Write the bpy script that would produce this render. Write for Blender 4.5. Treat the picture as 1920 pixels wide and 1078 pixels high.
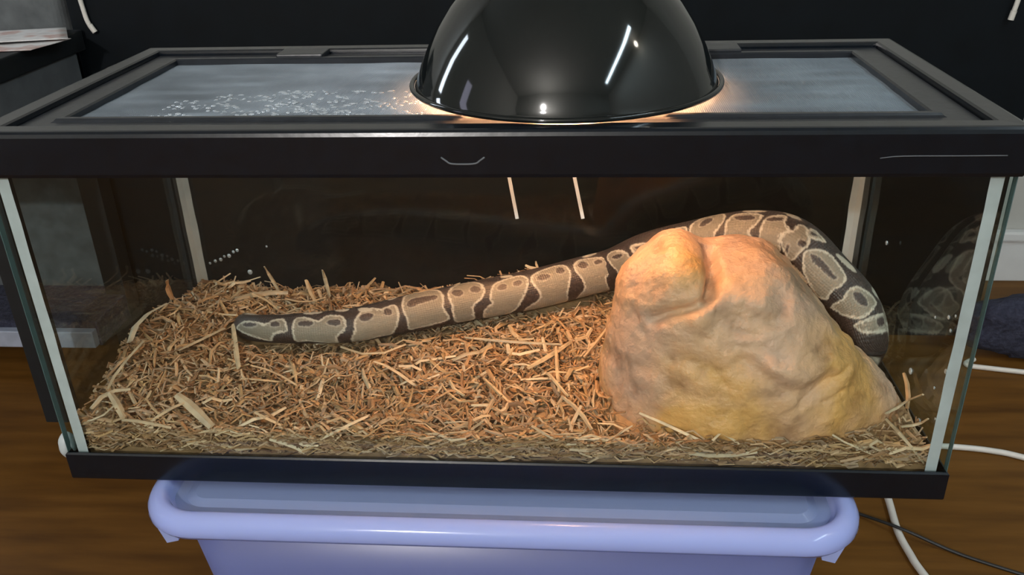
import bpy, bmesh, math, random
import numpy as np
from mathutils import Vector, Matrix, noise

for o in list(bpy.data.objects):
    bpy.data.objects.remove(o, do_unlink=True)
S = bpy.context.scene
COL = S.collection
random.seed(7)
RNG = np.random.default_rng(11)

# ------------------------------------------------------------------ camera
cam_d = bpy.data.cameras.new('camera')
cam = bpy.data.objects.new('camera', cam_d)
COL.objects.link(cam)
R_, U_, F_ = Vector((0.9972, 0.0705, -0.0263)), Vector((-0.0079, 0.4460, 0.8950)), Vector((-0.0748, 0.8923, -0.4453))
cam.matrix_world = Matrix(((R_.x, U_.x, -F_.x, 0.0742), (R_.y, U_.y, -F_.y, -0.6102), (R_.z, U_.z, -F_.z, 0.5034), (0, 0, 0, 1)))
cam_d.sensor_fit = 'HORIZONTAL'
cam_d.sensor_width = 36.0
cam_d.lens = 1646.1 / 1920 * 36.0
cam_d.clip_start = 0.01
S.camera = cam

# ------------------------------------------------------------------ world, lights, exposure
w = bpy.data.worlds.new('world')
S.world = w
w.use_nodes = True
w.node_tree.nodes['Background'].inputs[0].default_value = (0.30, 0.38, 0.5, 1)
w.node_tree.nodes['Background'].inputs[1].default_value = 0.02
S.view_settings.view_transform = 'Standard'
S.view_settings.look = 'None'
S.view_settings.gamma = 1.0
S.view_settings.exposure = 0.0
S.view_settings.use_curve_mapping = False


def area(name, loc, target, sx, sy, power, col):
    d = bpy.data.lights.new(name, 'AREA')
    d.shape = 'RECTANGLE'
    d.size, d.size_y = sx, sy
    d.energy = power
    d.color = col
    o = bpy.data.objects.new(name, d)
    COL.objects.link(o)
    o.location = loc
    o.rotation_euler = (Vector(target) - Vector(loc)).to_track_quat('-Z', 'Y').to_euler()
    return o


area('ceiling_tube_offscreen', (1.55, -1.05, 2.03), (1.55, -1.05, 0), 0.09, 1.9, 26.0, (0.72, 0.90, 1.0))
area('left_window_offscreen', (-1.95, 0.70, 1.08), (0, 0.70, 1.08), 0.16, 0.95, 8.0, (0.80, 0.90, 1.0))
area('left_window_side_offscreen', (-1.95, -0.26, 0.85), (0, -0.26, 0.85), 0.22, 0.6, 1.2, (0.75, 0.75, 1.0))
bl = bpy.data.lights.new('ceiling_bulb_offscreen', 'POINT')
bl.energy = 5.0; bl.color = (1.0, 0.92, 0.78); bl.shadow_soft_size = 0.06
blo = bpy.data.objects.new('ceiling_bulb_offscreen', bl); blo.location = (1.80, -0.33, 1.93); COL.objects.link(blo)
fl = bpy.data.lights.new('room_lamp_offscreen', 'POINT')
fl.energy = 118.0
fl.color = (1.0, 0.955, 0.94)
fl.shadow_soft_size = 0.045
flo = bpy.data.objects.new('room_lamp_offscreen', fl)
flo.location = (-0.60, -2.30, 1.40)
COL.objects.link(flo)


# ------------------------------------------------------------------ helpers
def tag(o, label=None, cat=None, group=None, kind=None):
    if label: o['label'] = label
    if cat: o['category'] = cat
    if group: o['group'] = group
    if kind: o['kind'] = kind
    return o


def link(name, me, mat=None, parent=None, smooth=False):
    o = bpy.data.objects.new(name, me)
    COL.objects.link(o)
    if mat is not None and not me.materials:
        me.materials.append(mat)
    if parent is not None:
        o.parent = parent
    if smooth:
        me.polygons.foreach_set('use_smooth', [True] * len(me.polygons))
    return o


def mesh(name, verts, faces):
    me = bpy.data.meshes.new(name)
    me.from_pydata([tuple(v) for v in verts], [], faces)
    me.update()
    return me


def empty(name, loc=(0, 0, 0)):
    o = bpy.data.objects.new(name, None)
    o.empty_display_size = 0.02
    o.location = loc
    COL.objects.link(o)
    return o


def rel(o, parent):
    """parent o (built in world coordinates) under an empty that stands elsewhere"""
    o.parent = parent
    o.location = Vector(o.location) - Vector(parent.location)
    return o


def bm_mesh(name, bm):
    bmesh.ops.recalc_face_normals(bm, faces=bm.faces)
    me = bpy.data.meshes.new(name)
    bm.to_mesh(me)
    bm.free()
    return me


def box(name, x0, x1, y0, y1, z0, z1, mat, parent=None, bevel=0.0, seg=2):
    bm = bmesh.new()
    bmesh.ops.create_cube(bm, size=1.0)
    c = Vector(((x0 + x1) / 2, (y0 + y1) / 2, (z0 + z1) / 2))
    for v in bm.verts:
        v.co = Vector((v.co.x * (x1 - x0), v.co.y * (y1 - y0), v.co.z * (z1 - z0)))
    if bevel:
        bmesh.ops.bevel(bm, geom=bm.edges[:], offset=bevel, segments=seg, affect='EDGES', profile=0.6)
    o = link(name, bm_mesh(name, bm), mat, parent)
    o.location = c - (Vector(parent.location) if parent is not None else Vector((0, 0, 0)))
    return o


def rrect(x0, x1, y0, y1, rad, n=8):
    pts = []
    for cx, cy, a0 in ((x1 - rad, y0 + rad, -90), (x1 - rad, y1 - rad, 0), (x0 + rad, y1 - rad, 90), (x0 + rad, y0 + rad, 180)):
        if rad <= 1e-6:
            pts.append((cx, cy)); continue
        for k in range(n + 1):
            a = math.radians(a0 + 90 * k / n)
            pts.append((cx + rad * math.cos(a), cy + rad * math.sin(a)))
    return pts


def sweep(name, x0, x1, y0, y1, profile, mat, parent=None, rad=0.0, n=8, closed=True, cap=False, smooth=False):
    """profile = [(inset, z)...] carried round a rectangle with rounded corners"""
    vs, fs, rings = [], [], []
    for ins, z in profile:
        r = max(rad - ins, 0.0015) if rad > 0 else 0
        rings.append(len(vs))
        p = rrect(x0 + ins, x1 - ins, y0 + ins, y1 - ins, r, n)
        vs += [(a, b, z) for a, b in p]
    m = len(p)
    k = len(profile)
    for i in range(k if closed else k - 1):
        a, b = rings[i], rings[(i + 1) % k]
        for j in range(m):
            j2 = (j + 1) % m
            fs.append((a + j, a + j2, b + j2, b + j))
    if cap:
        fs.append(tuple(rings[-1] + j for j in range(m)))
    me = mesh(name, vs, fs)
    bm = bmesh.new(); bm.from_mesh(me); bmesh.ops.recalc_face_normals(bm, faces=bm.faces); bm.to_mesh(me); bm.free()
    o = link(name, me, mat, None, smooth)
    if parent is not None: rel(o, parent)
    return o


def lathe(name, prof, loc, mat, parent=None, n=96, smooth=True):
    vs, fs = [], []
    for r, z in prof:
        for k in range(n):
            a = 2 * math.pi * k / n
            vs.append((r * math.cos(a), r * math.sin(a), z))
    for i in range(len(prof) - 1):
        for k in range(n):
            k2 = (k + 1) % n
            fs.append((i * n + k, i * n + k2, (i + 1) * n + k2, (i + 1) * n + k))
    me = mesh(name, vs, fs)
    bm = bmesh.new(); bm.from_mesh(me)
    bmesh.ops.remove_doubles(bm, verts=bm.verts, dist=1e-6)
    bmesh.ops.recalc_face_normals(bm, faces=bm.faces); bm.to_mesh(me); bm.free()
    o = link(name, me, mat, None, smooth)
    o.location = loc
    if parent is not None: rel(o, parent)
    return o


def catmull(P, sub=12):
    P = np.array(P, float)
    Q = np.vstack([2 * P[0] - P[1], P, 2 * P[-1] - P[-2]])
    out = []
    for i in range(1, len(Q) - 2):
        p0, p1, p2, p3 = Q[i - 1:i + 3]
        t = np.linspace(0, 1, sub, endpoint=False)[:, None]
        out.append(.5 * ((2 * p1) + (-p0 + p2) * t + (2 * p0 - 5 * p1 + 4 * p2 - p3) * t ** 2 + (-p0 + 3 * p1 - 3 * p2 + p3) * t ** 3))
    return np.vstack(out + [Q[-2][None]])


def tube(name, pts, rad, mat, parent=None, n=10, sub=12):
    A = catmull(pts, sub)
    T = np.gradient(A, axis=0); T /= np.linalg.norm(T, axis=1)[:, None]
    ref = np.array([0, 0, 1.0])
    if abs(T[:, 2]).mean() > .8: ref = np.array([0, 1.0, 0])
    sd = np.cross(T, ref); sd /= np.linalg.norm(sd, axis=1)[:, None]
    up = np.cross(sd, T)
    vs, fs = [], []
    for i in range(len(A)):
        for k in range(n):
            a = 2 * math.pi * k / n
            vs.append(A[i] + rad * (math.cos(a) * up[i] + math.sin(a) * sd[i]))
    for i in range(len(A) - 1):
        for k in range(n):
            k2 = (k + 1) % n
            fs.append((i * n + k, i * n + k2, (i + 1) * n + k2, (i + 1) * n + k))
    fs.append(tuple(range(n))); fs.append(tuple((len(A) - 1) * n + k for k in range(n)))
    o = link(name, mesh(name, vs, fs), mat, None, True)
    if parent is not None: rel(o, parent)
    return o


# ------------------------------------------------------------------ materials
class NT:
    def __init__(s, name):
        s.m = bpy.data.materials.new(name); s.m.use_nodes = True
        s.t = s.m.node_tree; s.b = s.t.nodes['Principled BSDF']; s.o = s.t.nodes['Material Output']
    def n(s, typ, **kw):
        nd = s.t.nodes.new('ShaderNode' + typ)
        for k, v in kw.items():
            if hasattr(nd, k) and not isinstance(v, (tuple, float)) : setattr(nd, k, v)
            else: nd.inputs[k].default_value = v
        return nd
    def l(s, a, b): s.t.links.new(a, b)
    def coord(s): return s.n('TexCoord').outputs['Object']
    def noise(s, scale, detail=4.0, vec=None):
        nd = s.n('TexNoise'); nd.inputs['Scale'].default_value = scale; nd.inputs['Detail'].default_value = detail
        s.l(vec if vec is not None else s.coord(), nd.inputs['Vector']); return nd.outputs['Fac']
    def ramp(s, fac, stops):
        r = s.n('ValToRGB'); e = r.color_ramp.elements
        while len(e) < len(stops): e.new(0.5)
        for i, (p, c) in enumerate(stops):
            e[i].position = p; e[i].color = (*c, 1)
        s.l(fac, r.inputs[0]); return r.outputs[0]
    def bump(s, h, dist=0.001, strength=1.0):
        b = s.n('Bump'); b.inputs['Strength'].default_value = strength; b.inputs['Distance'].default_value = dist
        s.l(h, b.inputs['Height']); return b.outputs['Normal']


def plain(name, col, rough=0.5, metal=0.0, var=0.12, scale=40.0, coat=0.0, bump=0.0, spec=0.5):
    m = NT(name)
    c0 = tuple(max(0, c * (1 - var)) for c in col); c1 = tuple(min(1, c * (1 + var)) for c in col)
    f = m.noise(scale)
    m.l(m.ramp(f, [(0.3, c0), (0.7, c1)]), m.b.inputs['Base Color'])
    m.b.inputs['Roughness'].default_value = rough
    m.b.inputs['Metallic'].default_value = metal
    m.b.inputs['Coat Weight'].default_value = coat
    m.b.inputs['Specular IOR Level'].default_value = spec
    if bump: m.l(m.bump(f, bump), m.b.inputs['Normal'])
    return m.m


def thin_fresnel(m, ior):
    """reflectance of a thin sheet: the same from either side of the face"""
    fr = m.n('Fresnel'); ge = m.n('NewGeometry')
    a = m.n('Math'); a.operation = 'MULTIPLY_ADD'; a.inputs[1].default_value = -2.0; a.inputs[2].default_value = 1.0
    p = m.n('Math'); p.operation = 'POWER'; p.inputs[0].default_value = ior
    m.l(ge.outputs['Backfacing'], a.inputs[0]); m.l(a.outputs[0], p.inputs[1]); m.l(p.outputs[0], fr.inputs[0])
    return fr.outputs[0]


def glass_mat(name, tint=(0.93, 0.97, 0.96), ior=1.38, rough=0.0):
    m = NT(name)
    tr = m.n('BsdfTransparent'); tr.inputs[0].default_value = (*tint, 1)
    gl = m.n('BsdfGlossy'); gl.inputs['Roughness'].default_value = rough
    mx = m.n('MixShader')
    m.l(thin_fresnel(m, ior), mx.inputs[0]); m.l(tr.outputs[0], mx.inputs[1]); m.l(gl.outputs[0], mx.inputs[2])
    m.l(mx.outputs[0], m.o.inputs[0])
    return m.m


def attr_mat(name, rough=0.6, scale=0.0, dist=0.0, spec=0.4):
    m = NT(name)
    a = m.n('Attribute'); a.attribute_name = 'col'
    m.l(a.outputs['Color'], m.b.inputs['Base Color'])
    m.b.inputs['Roughness'].default_value = rough
    m.b.inputs['Specular IOR Level'].default_value = spec
    if scale:
        m.l(m.bump(m.noise(scale), dist), m.b.inputs['Normal'])
    return m.m


M = {}
M['black_frame'] = plain('black_frame_plastic', (0.0025, 0.005, 0.009), 0.20, var=0.2, scale=90, bump=0.0001, spec=0.5)
M['black_lid'] = plain('black_lid_plastic', (0.014, 0.017, 0.022), 0.30, var=0.2, scale=70, bump=0.0003)
M['dome'] = plain('black_enamel', (0.006, 0.008, 0.008), 0.06, var=0.2, scale=15)
M['alu'] = plain('spun_aluminium', (0.75, 0.74, 0.72), 0.35, metal=1.0, var=0.05)
M['ceramic'] = plain('white_ceramic', (0.7, 0.69, 0.66), 0.35)
M['glass'] = glass_mat('tank_glass')
M['glass_edge'] = plain('green_glass_edge', (0.06, 0.11, 0.11), 0.12, var=0.15)
M['silicone'] = plain('grey_silicone', (0.42, 0.47, 0.48), 0.4, var=0.08, scale=60)
M['white_cord'] = plain('white_cord', (0.62, 0.60, 0.55), 0.45, var=0.06)
M['black_cord'] = plain('black_cord', (0.012, 0.012, 0.012), 0.5)
M['white_strip'] = plain('white_strip', (0.75, 0.84, 0.95), 0.5, var=0.05)
M['cabinet'] = plain('black_cabinet_laminate', (0.0020, 0.0040, 0.0060), 0.6, var=0.2, scale=25, spec=0.15)
M['table'] = plain('black_table_laminate', (0.008, 0.010, 0.012), 0.5, var=0.2)
M['grey_panel'] = plain('grey_drawer_panel', (0.10, 0.11, 0.12), 0.6)
M['rail'] = plain('pale_blue_metal', (0.40, 0.46, 0.58), 0.35, metal=0.3)
M['wall'] = plain('painted_wall', (0.42, 0.42, 0.39), 0.85, var=0.04, scale=6, bump=0.0005)
M['white_trim'] = plain('white_trim_paint', (0.62, 0.63, 0.62), 0.45, var=0.03)
M['grey_cloth'] = plain('grey_cloth', (0.10, 0.11, 0.115), 0.9, var=0.25, scale=30, bump=0.003)

m = NT('wood_floor')
mp = m.n('Mapping'); mp.inputs['Scale'].default_value = (1.2, 9.0, 1.0)
m.l(m.coord(), mp.inputs['Vector'])
fn = m.noise(5.0, 6.0, mp.outputs[0])
m.l(m.ramp(fn, [(0.25, (0.075, 0.031, 0.005)), (0.55, (0.13, 0.056, 0.009)), (0.8, (0.17, 0.078, 0.015))]), m.b.inputs['Base Color'])
m.b.inputs['Roughness'].default_value = 0.55
m.b.inputs['Specular IOR Level'].default_value = 0.2
M['floor'] = m.m

m = NT('printed_paper')
f1 = m.noise(18.0, 3.0)
m.l(m.ramp(f1, [(0.35, (0.42, 0.40, 0.40)), (0.5, (0.62, 0.62, 0.62)), (0.62, (0.45, 0.30, 0.27)), (0.75, (0.6, 0.6, 0.6))]), m.b.inputs['Base Color'])
m.b.inputs['Roughness'].default_value = 0.6
M['paper'] = m.m

M['screen'] = plain('grey_wire', (0.23, 0.28, 0.33), 0.38, metal=0.6, var=0.25, scale=12, spec=0.9)

m = NT('water_drop')
m.b.inputs['Base Color'].default_value = (0.72, 0.80, 0.88, 1)
m.b.inputs['Metallic'].default_value = 0.55
m.b.inputs['Roughness'].default_value = 0.10
m.b.inputs['Specular IOR Level'].default_value = 1.0
m.b.inputs['Alpha'].default_value = 0.8
M['water'] = m.m


def plastic(name, col, transp, rough=0.25):
    m = NT(name)
    df = m.n('BsdfDiffuse'); df.inputs[0].default_value = (*col, 1)
    tl = m.n('BsdfTranslucent'); tl.inputs[0].default_value = (*col, 1)
    tr = m.n('BsdfTransparent'); tr.inputs[0].default_value = (0.9, 0.92, 1.0, 1)
    gl = m.n('BsdfGlossy'); gl.inputs['Roughness'].default_value = rough
    a = m.n('MixShader'); a.inputs[0].default_value = 0.45
    b = m.n('MixShader'); b.inputs[0].default_value = transp
    c = m.n('MixShader')
    m.l(df.outputs[0], a.inputs[1]); m.l(tl.outputs[0], a.inputs[2])
    m.l(a.outputs[0], b.inputs[1]); m.l(tr.outputs[0], b.inputs[2])
    m.l(thin_fresnel(m, 1.4), c.inputs[0]); m.l(b.outputs[0], c.inputs[1]); m.l(gl.outputs[0], c.inputs[2])
    m.l(c.outputs[0], m.o.inputs[0])
    return m.m


M['tub'] = plastic('tub_body_plastic', (0.27, 0.32, 0.68), 0.32, 0.3)
M['tub_lid'] = plastic('tub_lid_plastic', (0.52, 0.62, 1.0), 0.08, 0.13)
M['tub_panel'] = plastic('tub_lid_panel_plastic', (0.38, 0.48, 0.78), 0.10, 0.10)
M['blue_cloth'] = plain('dark_blue_cloth', (0.035, 0.03, 0.11), 0.9, var=0.4, scale=14, bump=0.004)

m = NT('shaggy_navy')
v = m.noise(120.0, 5.0)
m.l(m.ramp(v, [(0.3, (0.012, 0.014, 0.030)), (0.7, (0.035, 0.038, 0.065))]), m.b.inputs['Base Color'])
m.b.inputs['Roughness'].default_value = 0.95
m.l(m.bump(v, 0.006), m.b.inputs['Normal'])
M['navy'] = m.m

m = NT('hide_rock')
big = m.noise(11.0, 3.0); mid = m.noise(38.0, 6.0); fine = m.noise(220.0, 5.0)
c1 = m.ramp(big, [(0.36, (0.62, 0.395, 0.285)), (0.52, (0.68, 0.395, 0.225)), (0.66, (0.72, 0.385, 0.13))])
c2 = m.ramp(mid, [(0.30, (0.60, 0.56, 0.54)), (0.46, (0.95, 0.95, 0.95)), (0.75, (1.12, 1.10, 1.05))])
mm = m.n('MixRGB'); mm.blend_type = 'MULTIPLY'; mm.inputs[0].default_value = 1.0
m.l(c1, mm.inputs[1]); m.l(c2, mm.inputs[2]); m.l(mm.outputs[0], m.b.inputs['Base Color'])
m.b.inputs['Roughness'].default_value = 0.42
m.b.inputs['Specular IOR Level'].default_value = 0.45
ad = m.n('Math'); ad.operation = 'MULTIPLY_ADD'; ad.inputs[1].default_value = 0.25
m.l(fine, ad.inputs[0]); m.l(mid, ad.inputs[2])
m.l(m.bump(ad.outputs[0], 0.006, 0.9), m.b.inputs['Normal'])
M['rock'] = m.m

m = NT('snake_skin')
a = m.n('Attribute'); a.attribute_name = 'col'
m.l(a.outputs['Color'], m.b.inputs['Base Color'])
uvn = m.n('UVMap'); uvn.uv_map = 'body'
vo = m.n('TexVoronoi'); vo.inputs['Scale'].default_value = 1.0; vo.inputs['Randomness'].default_value = 0.25
m.l(uvn.outputs[0], vo.inputs['Vector'])
m.b.inputs['Roughness'].default_value = 0.42
inv = m.n('Math'); inv.operation = 'SUBTRACT'; inv.inputs[0].default_value = 1.0
m.l(vo.outputs['Distance'], inv.inputs[1])
m.l(m.bump(inv.outputs[0], 0.0007, 0.8), m.b.inputs['Normal'])
M['snake'] = m.m
M['straw'] = attr_mat('dry_straw', 0.55, 300.0, 0.0006)
M['straw_piece'] = []
for i, c in enumerate([(0.52, 0.35, 0.19), (0.60, 0.44, 0.27), (0.44, 0.26, 0.13), (0.68, 0.54, 0.37), (0.48, 0.37, 0.24)]):
    M['straw_piece'].append(plain('straw_tone', c, 0.5, var=0.25, scale=60, bump=0.0005))

m = NT('heat_bulb_glow')
em = m.n('Emission'); em.inputs[0].default_value = (1.0, 0.48, 0.23, 1); em.inputs[1].default_value = 180.0
m.l(em.outputs[0], m.o.inputs[0])
M['bulb'] = m.m

# ------------------------------------------------------------------ the room
FZ = -0.27


def struct(o): o['kind'] = 'structure'; return o


struct(box('floor', -2.0, 2.0, -2.7, 1.0, FZ - 0.05, FZ, M['floor']))
struct(box('wall_back', -2.0, 2.0, 1.0, 1.06, FZ, 2.1, M['wall']))
struct(box('wall_left', -2.06, -2.0, -2.7, 1.06, FZ, 2.1, M['wall']))
struct(box('wall_right', 2.0, 2.06, -2.7, 1.06, FZ, 2.1, M['wall']))
struct(box('wall_front', -2.0, 2.0, -2.76, -2.7, FZ, 2.1, M['wall']))
struct(box('ceiling', -2.0, 2.0, -2.7, 1.0, 2.1, 2.15, M['wall']))
bb = struct(box('baseboard_back', -2.0, 2.0, 0.985, 1.0, FZ, FZ + 0.085, M['white_trim'], bevel=0.002))
bm2 = box('moulding', -2.0, 2.0, 0.978, 0.999, FZ + 0.085, FZ + 0.104, M['white_trim'], bevel=0.004)
rel(bm2, bb)

# ------------------------------------------------------------------ furniture behind the tank
cb = empty('low_cabinet', (0.015, 0.9, FZ))
tag(cb, 'wide black cabinet standing against the wall behind the glass tank', 'cabinet')
box('body', -0.721, 0.751, 0.765, 0.975, FZ, 0.345, M['cabinet'], cb, 0.002)
box('front_panel', -0.719, 0.749, 0.750, 0.766, FZ + 0.04, 0.343, M['cabinet'], cb, 0.002)
box('top_board', -0.725, 0.755, 0.752, 0.98, 0.345, 0.365, M['cabinet'], cb, 0.002)
box('plinth', -0.70, 0.73, 0.775, 0.97, FZ - 0.001, FZ + 0.04, M['cabinet'], cb)

for nm, pts, lab in (('pull_cord', [(-0.70, 0.80, 0.369), (-0.694, 0.756, 0.367), (-0.692, 0.742, 0.345), (-0.690, 0.743, 0.30), (-0.687, 0.743, 0.281), (-0.680, 0.743, 0.268)], 'pale cord end hanging over cabinet top beside the paper-covered table'),
                     ('pull_cord', [(0.708, 0.80, 0.369), (0.704, 0.756, 0.367), (0.703, 0.742, 0.345), (0.699, 0.743, 0.300), (0.694, 0.743, 0.267)], 'pale cord end hanging over cabinet top at the end nearest white baseboard')):
    r = empty(nm, pts[-1]); tag(r, lab, 'cord')
    tube('cord', pts, 0.0035, M['grey_cord'] if 'grey_cord' in M else M['white_cord'], r)
    p = np.array(pts[-1]); d = p - np.array(pts[-2]); d = d / np.linalg.norm(d)
    tube('tip', [p - d * 0.012, p, p + d * 0.001], 0.0042, M['white_cord'], r)

tb = empty('side_table', (-0.95, 0.6, FZ))
tag(tb, 'black side table with grey drawer side and pale lower rail, under printed papers', 'table')
box('table_top', -1.25, -0.70, 0.44, 0.742, 0.241, 0.272, M['table'], tb, 0.002)
box('drawer_box', -1.24, -0.705, 0.45, 0.72, 0.12, 0.241, M['grey_panel'], tb, 0.001)
for lx in (-1.23, -0.745):
    for ly in (0.46, 0.70):
        box('leg', lx, lx + 0.035, ly, ly + 0.035, FZ - 0.001, 0.121, M['table'], tb)
box('rail', -1.235, -0.715, 0.585, 0.60, -0.211, -0.181, M['rail'], tb, 0.002)
box('lower_shelf', -1.235, -0.712, 0.60, 0.735, -0.215, -0.170, M['navy'], tb, 0.003)

gb = empty('storage_bin', (-0.98, 0.86, FZ))
tag(gb, 'tall grey fabric bin beside the black cabinet, behind the printed papers', 'bin')
sweep('bin_body', -1.30, -0.735, 0.76, 0.96, [(0.012, FZ), (0.0, 0.44), (0.004, 0.44), (0.016, FZ + 0.01)], M['grey_cloth'], gb, rad=0.03, closed=True)
box('bin_lid', -1.305, -0.73, 0.755, 0.965, 0.44, 0.46, M['grey_cloth'], gb, 0.006)


def sheet(name, corners, z, wav, mat, label, seed, thick=0.0012):
    """a limp rectangular sheet with a gentle wave"""
    n1, n2 = 22, 16
    A, B, C_, D_ = [np.array(c) for c in corners]
    vs = []
    for t in (0, 1):
        for i in range(n1 + 1):
            for j in range(n2 + 1):
                u, v_ = i / n1, j / n2
                p = (1 - u) * ((1 - v_) * A + v_ * D_) + u * ((1 - v_) * B + v_ * C_)
                h = wav * (0.5 + 0.5 * math.sin(5.5 * u + seed)) * (0.4 + 0.6 * v_) + wav * .5 * (0.5 + .5 * math.sin(4 * v_ + 2 * u + seed))
                vs.append((p[0], p[1], z + h + t * thick))
    fs = []
    N = (n1 + 1) * (n2 + 1)
    for i in range(n1):
        for j in range(n2):
            a = i * (n2 + 1) + j
            q = (a, a + 1, a + n2 + 2, a + n2 + 1)
            fs.append(q); fs.append(tuple(N + k for k in reversed(q)))
    bd = [i * (n2 + 1) for i in range(n1 + 1)] + [n1 * (n2 + 1) + j for j in range(1, n2 + 1)] + [i * (n2 + 1) + n2 for i in range(n1 - 1, -1, -1)] + [j for j in range(n2 - 1, 0, -1)]
    for k in range(len(bd)):
        a, b = bd[k], bd[(k + 1) % len(bd)]
        fs.append((a, b, N + b, N + a))
    o = link(name, mesh(name, vs, fs), mat, None, True)
    return tag(o, label, 'paper', 'papers on the side table')


sheet('newspaper', [(-0.665, 0.640), (-0.720, 0.735), (-0.98, 0.69), (-0.93, 0.56)], 0.2735, 0.004, M['paper'], 'pale printed sheet lying on top of the other papers on the side table', 0.4)
sheet('newspaper', [(-0.685, 0.575), (-0.672, 0.660), (-0.99, 0.70), (-1.0, 0.53)], 0.2722, 0.001, M['paper'], 'reddish grey printed sheet underneath the other on the side table', 1.5, 0.001)

# shaggy navy rug, folded, right of the cabinet
def blob(name, cx, cy, cz, ax, ay, az, mat, seed, amp, p=3.0, nu=64, nv=40):
    vs, fs = [], []
    for i in range(nv + 1):
        ph = -math.pi / 2 + math.pi * i / nv
        for j in range(nu):
            th = 2 * math.pi * j / nu
            d = [math.cos(ph) * math.cos(th), math.cos(ph) * math.sin(th), math.sin(ph)]
            k = sum(abs(c) ** p for c in d) ** (-1 / p)
            q = Vector((d[0] * k * ax, d[1] * k * ay, d[2] * k * az))
            nz = noise.fractal(q * 22 + Vector((seed, 0, 0)), 0.8, 2.0, 4)
            q = q * (1 + amp * nz)
            vs.append((cx + q.x, cy + q.y, max(cz - az, cz + q.z)))
    for i in range(nv):
        for j in range(nu):
            j2 = (j + 1) % nu
            fs.append((i * nu + j, i * nu + j2, (i + 1) * nu + j2, (i + 1) * nu + j))
    return link(name, mesh(name, vs, fs), mat, None, True)


rg = blob('folded_rug', 0.94, 0.703, FZ + 0.056, 0.235, 0.038, 0.056, M['navy'], 3.0, 0.10)
tag(rg, 'dark navy shaggy rug folded up on the floor against the white baseboard', 'rug')

zc = FZ + 0.0042
tag(tube('power_cord', [(0.725, 0.680, zc), (0.708, 0.668, zc), (0.712, 0.659, zc), (0.736, 0.653, zc), (0.789, 0.642, zc), (0.9, 0.62, zc)], 0.0042, M['white_cord']), 'white cord lying on the floor along the folded navy rug', 'cord')
tag(tube('power_cord', [(0.40, 0.47, zc), (0.50, 0.448, zc), (0.557, 0.442, zc), (0.614, 0.438, zc), (0.655, 0.431, zc), (0.692, 0.417, zc), (0.80, 0.36, zc)], 0.0042, M['white_cord']), 'white cord crossing bare floor between tank and navy rug, clear of the black cord', 'cord')
tag(tube('power_cord', [(0.47, 0.425, zc), (0.484, 0.38, zc), (0.480, 0.323, zc), (0.473, 0.262, zc), (0.475, 0.221, zc), (0.479, 0.193, zc), (0.50, 0.10, zc)], 0.0046, M['white_cord']), 'white cord on the floor running forward beside the tub, crossed by black cord', 'cord')
zb = FZ + 0.010
tag(tube('thin_cord', [(0.33, 0.335, FZ + 0.002), (0.406, 0.31, FZ + 0.002), (0.435, 0.292, FZ + 0.004), (0.476, 0.258, zb + 0.001), (0.525, 0.232, FZ + 0.003), (0.566, 0.21, FZ + 0.002), (0.66, 0.165, FZ + 0.002)], 0.0020, M['black_cord']), 'thin black cord lying over a white cord on the floor', 'cord')

# ------------------------------------------------------------------ storage tub under the tank
tub = empty('storage_tub', (0.002, 0.15, FZ))
tag(tub, 'translucent lavender plastic storage tub carrying the glass tank', 'tub')
sweep('tub_body', -0.286, 0.296, -0.038, 0.352, [(0.035, FZ), (0.0, -0.020), (0.0025, -0.020), (0.0375, FZ + 0.003)], M['tub'], tub, rad=0.05, n=10, smooth=True)
sweep('tub_base', -0.286, 0.296, -0.038, 0.352, [(0.035, FZ), (0.036, FZ + 0.002)], M['tub'], tub, rad=0.05, n=10, closed=False, cap=True)
prof = [(0.003, -0.021), (0.0, -0.016), (0.0008, -0.009), (0.004, -0.0035), (0.009, -0.0006), (0.0135, 0.0), (0.017, -0.0014), (0.0195, -0.006), (0.021, -0.0105), (0.0235, -0.0115), (0.0235, -0.0135), (0.019, -0.0125), (0.0165, -0.007), (0.0135, -0.003), (0.008, -0.004), (0.004, -0.010), (0.0045, -0.021)]
lid = sweep('tub_lid', -0.312, 0.316, -0.054, 0.37, prof, M['tub_lid'], tub, rad=0.055, n=12, smooth=True)
pan = sweep('lid_panel', -0.312, 0.316, -0.054, 0.37, [(0.0225, -0.0115), (0.034, -0.0118), (0.042, -0.0085), (0.060, -0.0085)], M['tub_panel'], None, rad=0.055, n=12, closed=False, cap=True)
pan.parent = lid
for sx, x in ((-1, -0.284), (1, 0.288)):
    bm = bmesh.new()
    q = [(-0.008, 0, 0), (0.012, 0, 0), (0.009, 0, -0.016), (-0.002, 0, -0.019)]
    a = [bm.verts.new((sx * -px, -0.004 + py, pz)) for px, py, pz in q]
    b = [bm.verts.new((sx * -px, 0.030 + py, pz)) for px, py, pz in q]
    bm.faces.new(a); bm.faces.new(list(reversed(b)))
    for k in range(4): bm.faces.new((a[k], a[(k + 1) % 4], b[(k + 1) % 4], b[k]))
    o = link('latch_tab', bm_mesh('latch_tab', bm), M['tub_lid']); o.location = (x, -0.036, -0.017); rel(o, tub)
cl = blob('folded_cloth', 0.0, 0.145, FZ + 0.112, 0.19, 0.145, 0.105, M['blue_cloth'], 9.0, 0.10, 4.0)
tag(cl, 'dark blue folded cloth inside the translucent storage tub', 'cloth')

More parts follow.
